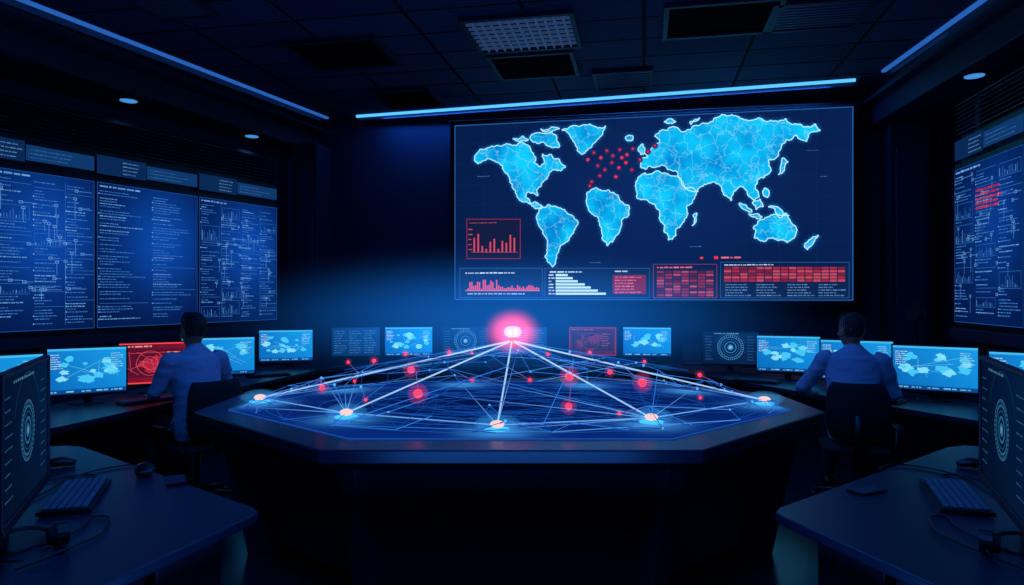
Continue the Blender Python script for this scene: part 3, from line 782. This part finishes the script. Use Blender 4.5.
def vol_soft(name, col, strength):
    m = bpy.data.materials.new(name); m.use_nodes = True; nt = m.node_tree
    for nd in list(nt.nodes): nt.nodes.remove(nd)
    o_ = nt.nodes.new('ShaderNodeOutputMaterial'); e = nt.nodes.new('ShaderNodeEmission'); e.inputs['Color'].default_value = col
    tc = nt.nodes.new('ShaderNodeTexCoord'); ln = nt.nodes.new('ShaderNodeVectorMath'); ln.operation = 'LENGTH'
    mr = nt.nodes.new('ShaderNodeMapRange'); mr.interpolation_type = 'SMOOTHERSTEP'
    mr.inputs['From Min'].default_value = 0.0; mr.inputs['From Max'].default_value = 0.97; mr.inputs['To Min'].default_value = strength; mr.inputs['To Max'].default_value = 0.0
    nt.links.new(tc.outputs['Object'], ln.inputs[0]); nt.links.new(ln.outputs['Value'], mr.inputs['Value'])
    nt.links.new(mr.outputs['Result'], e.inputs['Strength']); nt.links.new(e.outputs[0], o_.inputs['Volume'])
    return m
def vol_const(name, col, strength):
    m = bpy.data.materials.new(name); m.use_nodes = True; nt = m.node_tree
    for nd in list(nt.nodes): nt.nodes.remove(nd)
    o = nt.nodes.new('ShaderNodeOutputMaterial'); e = nt.nodes.new('ShaderNodeEmission')
    e.inputs['Color'].default_value = col; e.inputs['Strength'].default_value = strength
    nt.links.new(e.outputs[0], o.inputs['Volume'])
    return m
VR1 = vol_const('red_halo_core', (1, 0.05, 0.16, 1), 1.7)
VB1 = vol_const('blue_halo_core', (0.06, 0.45, 1, 1), 1.4)
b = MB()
for x, y, z, r in reds: b.ball((x, y, z), r*2.0, VR1, 16)  # self-lit spheres stand in for the halo round each red node
b.obj('node_halo', tab)
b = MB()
for a in anch[:5]: b.ball((a[0], a[1], 0.94), (.13, .11, .05), VB1, 16)  # emissive blobs imitate a blue halo at each anchor
b.obj('anchor_halo', tab)
b = MB(); b.ball((0, 0, 0), 1.0, vol_soft('hub_halo', (1, 0.07, 0.16, 1), 10.0), 24, 12)  # emissive volume imitating lens bloom around the hub
hh = b.obj('hub_halo', tab, loc=(0.005, 4.6, 1.385)); hh.scale = (0.23, 0.23, 0.19)
b = MB(); b.ball((0, 0, 0), 1.0, vol_soft('projection_glow', (0.010, 0.19, 0.80, 1), 0.36), 32, 16)  # self-lit volume stands in for the blue glow above the table
hz = b.obj('projection_glow', tab, loc=(0, 4.85, 1.48)); hz.scale = (2.5, 1.4, 0.60)

# ------------------------------------------------------------------ chairs
def chair(x, y, rz):
    b = MB()
    b.loft([(0, -.24, .455), (0, -.20, .462), (0, 0, .462), (0, .18, .462), (0, .24, .45)], [(.20, .025), (.235, .036), (.245, .036), (.235, .036), (.20, .02)], M_FABRIC, seg=20)
    vs = []; fs = []; nu, nv = 10, 10
    for s2 in (0, 1):
        for j in range(nv+1):
            for i in range(nu+1):
                a = -1+2*i/nu; t = j/nv
                w = .22*(1-.22*abs(2*t-1)**3); yy = -.27-.05*math.sin(t*math.pi)*0.6-.03*t+.06*a*a
                vs.append((a*w, yy-(0.035 if s2 else 0), .56+t*.42))
    K = (nu+1)*(nv+1)
    for j in range(nv):
        for i in range(nu):
            q = j*(nu+1)+i
            fs.append((q, q+1, q+nu+2, q+nu+1)); fs.append((K+q, K+q+nu+1, K+q+nu+2, K+q+1))
    for i in range(nu):
        fs.append((i, K+i, K+i+1, i+1)); q = nv*(nu+1)+i; fs.append((q, q+1, K+q+1, K+q))
    for j in range(nv):
        q = j*(nu+1); fs.append((q, q+nu+1, K+q+nu+1, K+q)); q += nu; fs.append((q, K+q, K+q+nu+1, q+nu+1))
    b.add(vs, fs, M_FABRIC)
    b.loft([(0, -.1, .42), (0, -.27, .43), (0, -.34, .55), (0, -.35, .75)], [(.03, .012)]*4, M_BLACK, seg=8)
    b.loft([(0, 0, .10), (0, 0, .43)], [.03, .022], M_METAL, seg=12)
    for k in range(5):
        t = k*2*math.pi/5+.3; ex, ey = .29*math.cos(t), .29*math.sin(t)
        b.loft([(0, 0, .11), (ex, ey, .075)], [(.028, .02), (.018, .014)], M_BLACK, w=(0, 0, 1), seg=8)
        b.loft([(ex-.02*math.sin(t), ey+.02*math.cos(t), .03), (ex+.02*math.sin(t), ey-.02*math.cos(t), .03)], .03, M_BLACK, w=(0, 0, 1), seg=12)
    for sx in (-1, 1):
        b.loft([(sx*.20, -.02, .43), (sx*.29, -.04, .45), (sx*.295, -.05, .62)], [(.02, .012)]*3, M_BLACK, w=(0, 1, 0), seg=8)
        b.loft([(sx*.295, -.17, .635), (sx*.295, .08, .635)], [(.032, .014), (.028, .012)], M_BLACK, seg=10)
    return b.obj('office_chair', loc=(x, y, 0), rz=rz, smooth=True)

# ------------------------------------------------------------------ people
def catmull(P, R, sub):
    if len(P) < 3:
        sub = max(sub, 2)
        return [Vector(P[0]).lerp(Vector(P[1]), i/sub) for i in range(sub+1)], [(R[0][0]+(R[1][0]-R[0][0])*i/sub, R[0][1]+(R[1][1]-R[0][1])*i/sub) for i in range(sub+1)]
    D = [tuple(p)+tuple(r) for p, r in zip(P, R)]; out = []
    for i in range(len(D)-1):
        p0, p1, p2, p3 = D[max(i-1, 0)], D[i], D[i+1], D[min(i+2, len(D)-1)]
        for k in range(sub):
            t = k/sub
            out.append([0.5*((2*b_)+(-a_+c_)*t+(2*a_-5*b_+4*c_-d_)*t*t+(-a_+3*b_-3*c_+d_)*t**3) for a_, b_, c_, d_ in zip(p0, p1, p2, p3)])
    out.append(list(D[-1]))
    return [Vector(o[:3]) for o in out], [(o[3], o[4]) for o in out]
def person(name, x, y, rz, scale=1.0, headturn=0.0, headtilt=0.0, L=None, R=None, vox=0.0065, lean=0.04):
    b = MB()
    def part(P, Rr, m, w=(1, 0, 0), seg=18, sub=4):
        Rr = [r if isinstance(r, tuple) else (r, r) for r in Rr]
        p, r = catmull(P, Rr, sub); b.loft(p, r, m, w, seg)
    l = lean
    part([(0, -.02, .50), (0, -.02, .58), (0, -.01, .70), (0, .0, .82), (0, l*.5, .95), (0, l*.8, 1.05), (0, l, 1.11), (0, l, 1.15), (0, l+.01, 1.185)],
         [(.165, .12), (.190, .14), (.178, .128), (.172, .125), (.188, .128), (.200, .118), (.178, .098), (.105, .077), (.064, .062)], M_SHIRT, seg=28)
    part([(0, l+.005, 1.12), (0, l+.012, 1.18), (0, l+.025, 1.26)], [(.058, .058), (.054, .056), (.056, .060)], M_SKIN)
    part([(0, l+.005, 1.165), (0, l+.012, 1.195)], [(.067, .065), (.060, .060)], M_SHIRT, sub=3)
    for sx in (-1, 1):
        part([(sx*.075, -.04, .575), (sx*.10, .10, .585), (sx*.12, .28, .58), (sx*.13, .44, .56)], [(.09, .09), (.088, .082), (.075, .072), (.06, .06)], M_TROUS)
        part([(sx*.13, .43, .57), (sx*.132, .46, .48), (sx*.135, .43, .32), (sx*.135, .40, .12)], [(.055, .055), (.058, .060), (.052, .056), (.040, .042)], M_TROUS)
        part([(sx*.137, .35, .05), (sx*.138, .42, .06), (sx*.145, .52, .042), (sx*.15, .60, .034)], [(.034, .036), (.043, .052), (.046, .036), (.032, .024)], M_SHOE)
    for sx, A_ in ((-1, L), (1, R)):
        sh, el, wr = (Vector((sx*.188, l*.9, 1.085)), Vector(A_[0]), Vector(A_[1]))
        part([sh+Vector((-sx*.04, 0, .012)), sh+Vector((sx*.01, 0, -.01)), sh.lerp(el, .5), el], [(.052, .057), (.066, .068), (.058, .060), (.047, .050)], M_SHIRT, w=(0, 1, 0))
        cuff = el.lerp(wr, .93)
        part([sh.lerp(el, .9), el, el.lerp(wr, .4), cuff], [(.045, .045), (.048, .048), (.045, .045), (.033, .035)], M_SHIRT, w=(0, 0, 1))
        d = (wr-el); d.z = 0; d.normalize(); side = Vector((d.y, -d.x, 0))
        up = Vector((0, 0, 1))
        part([el.lerp(wr, .85), wr, wr+d*.03], [(.027, .024), (.028, .022), (.032, .018)], M_SKIN, w=side)
        kn = wr+d*.095+up*(.004)
        part([wr, wr+d*.035+up*.004, wr+d*.07+up*.006, kn], [(.028, .019), (.038, .017), (.043, .015), (.040, .012)], M_SKIN, w=side)
        for k, (off, ln_) in enumerate([(-.036, .068), (-.012, .080), (.012, .074), (.035, .058)]):
            off *= -sx
            r0 = kn+side*off-d*.012; dd = (d+side*off*3.2).normalized()
            part([r0, r0+dd*ln_*.45+up*.008, r0+dd*ln_*.78-up*.002, r0+dd*ln_-up*.014], [.0092, .0088, .0080, .0065], M_SKIN, seg=10, sub=3)
        tb = wr+d*.030+side*(-sx*.030)*1.0
        td = (d*.8-side*sx*.65).normalized()
        part([tb, tb+td*.035-up*.004, tb+td*.062-up*.010], [.013, .0105, .008], M_SKIN, seg=10, sub=3)
    hb = MB()
    def hpart(P, Rr, m, seg=24, sub=3):
        p, r = catmull(P, Rr, sub); hb.loft(p, r, m, (1, 0, 0), seg)
    hpart([(0, .048, 0), (0, .036, .022), (0, .018, .06), (0, .006, .10), (0, .0, .145), (0, -.004, .185), (0, -.004, .212), (0, 0, .224)],
          [(.024, .030), (.048, .058), (.063, .080), (.070, .092), (.073, .097), (.064, .086), (.040, .055), (.010, .014)], M_SKIN)
    hpart([(0, -.022, .070), (0, -.022, .10), (0, -.018, .145), (0, -.014, .190), (0, -.012, .222), (0, -.010, .238)],
          [(.058, .062), (.073, .078), (.080, .093), (.072, .090), (.046, .062), (.012, .02)], M_HAIR)
    hpart([(0, .060, .178), (0, .052, .195), (0, .03, .218)], [(.052, .030), (.052, .040), (.045, .045)], M_HAIR)
    hb.ball((0, .108, .088), (.013, .016, .012), M_SKIN); hb.loft([(0, .090, .125), (0, .106, .092)], [(.008, .01), (.012, .012)], M_SKIN, seg=8)
    hb.ball((0, .083, .050), (.024, .012, .007), M_SKIN); hb.ball((0, .080, .140), (.05, .014, .007), M_SKIN)
    hb.ball((0, .075, .018), (.018, .014, .014), M_SKIN)
    for sx in (-1, 1):
        hb.ball((sx*.079, -.002, .100), (.009, .020, .032), M_SKIN); hb.ball((sx*.042, .066, .085), (.022, .022, .020), M_SKIN)
    hm = Matrix.Translation((0, l+.012, 1.192)) @ Matrix.Rotation(headturn, 4, 'Z') @ Matrix.Rotation(headtilt, 4, 'X') @ Matrix.Scale(1.08, 4)
    hV = [tuple(hm @ Vector(v)) for v in hb.V]
    o0 = len(b.V); b.V += hV
    for f, i in zip(hb.F, hb.I): b.F.append([o0+k for k in f]); b.I.append(b.mi(hb.mats[i]))
    vm = [0]*len(b.V)
    for f, i in zip(b.F, b.I):
        for k in f: vm[k] = i
    tmp = b.obj('tmp_body')
    rm = tmp.modifiers.new('r', 'REMESH'); rm.mode = 'VOXEL'; rm.voxel_size = vox
    sm = tmp.modifiers.new('s', 'SMOOTH'); sm.factor = 0.5; sm.iterations = 3
    dg = bpy.context.evaluated_depsgraph_get(); dg.update()
    me = bpy.data.meshes.new_from_object(tmp.evaluated_get(dg)); me.name = name
    kd = kdtree.KDTree(len(b.V))
    for i, v in enumerate(b.V): kd.insert(v, i)
    kd.balance()
    bpy.data.objects.remove(tmp)
    me.materials.clear()
    for m in b.mats: me.materials.append(m)
    idx = []
    for p in me.polygons:
        co, i, dd = kd.find(p.center); idx.append(vm[i])
    me.polygons.foreach_set('material_index', idx); me.polygons.foreach_set('use_smooth', [True]*len(me.polygons))
    si = b.mats.index(M_SHIRT); sv = set()
    for p, k in zip(me.polygons, idx):
        if k == si: sv.update(p.vertices)
    me.update()
    nrm = [Vector(v.normal) for v in me.vertices]
    for vi in sv:
        v = me.vertices[vi]; q = Vector((v.co.x*5, v.co.y*5, v.co.z*11))
        v.co += nrm[vi]*(noise.noise(q)*0.012+noise.noise(q*2.3)*0.005)
    me.update()
    root = empty(name, (x, y, 0), rz); root.scale = (scale,)*3
    ob = bpy.data.objects.new('body', me); link(ob, root)
    e = MB()
    for sx in (-1, 1): e.ball(tuple(hm @ Vector((sx*.030, .084, .114))), .0105, M_LENS, 10)
    e.obj('eyes', root, smooth=True)
    return root

def heading(dx, dy): return math.atan2(-dx, dy)
r1 = heading(-0.80, 0.60)
person('man_seated_at_console', -2.47, 5.36, r1, 1.03, 0.05, -0.08, L=[(-.27, .10, .86), (-.17, .36, .785)], R=[(.31, .10, .86), (.20, .36, .785)])
chair(-2.47, 5.36, r1)
r2 = heading(0.35, 0.94)
person('man_seated_at_console', 2.65, 5.30, r2, 1.03, 0.55, -0.05, L=[(-.35, .10, .86), (-.29, .34, .775)], R=[(.29, .10, .84), (.22, .34, .775)], lean=0.06)
chair(2.65, 5.30, r2)

# ------------------------------------------------------------------ lights
def area(name, loc, size, power, col, rot=(0, 0, 0), sy=None):
    l = bpy.data.lights.new(name, 'AREA'); l.energy = power; l.color = col; l.size = size
    if sy: l.shape = 'RECTANGLE'; l.size_y = sy
    o = bpy.data.objects.new(name, l); o.location = loc; o.rotation_euler = rot; COL.objects.link(o); return o
BLUE = (0.03, 0.22, 1.0)
area('overhead_fill', (-0.5, 1.5, 4.4), 3.0, 80, BLUE, sy=2.0)  # unseen overhead area lights, this and the next, added as blue fill
area('overhead_fill', (0.2, 4.9, 4.42), 2.5, 55, BLUE, sy=1.2)
area('cove_wash_lamp', (1.1, 10.0, 4.44), 6.6, 36, BLUE, rot=(math.radians(12), 0, math.radians(-14.8)), sy=0.03)
area('fill_uplight', (0.0, 2.0, 0.6), 1.6, 40, BLUE, rot=(math.radians(180), 0, 0), sy=0.6)  # added fill aimed up at the ceiling, no fixture here
w = bpy.data.worlds.new('World'); scene.world = w; w.use_nodes = True
w.node_tree.nodes['Background'].inputs['Color'].default_value = (0.004, 0.01, 0.03, 1)
w.node_tree.nodes['Background'].inputs['Strength'].default_value = 0.5

cam = bpy.data.cameras.new('camera'); cam.lens = 24; cam.sensor_width = 36; cam.clip_start = 0.05
co = bpy.data.objects.new('camera', cam); co.location = (0, 0, 1.65); co.rotation_euler = (math.radians(90), 0, 0)
COL.objects.link(co); scene.camera = co
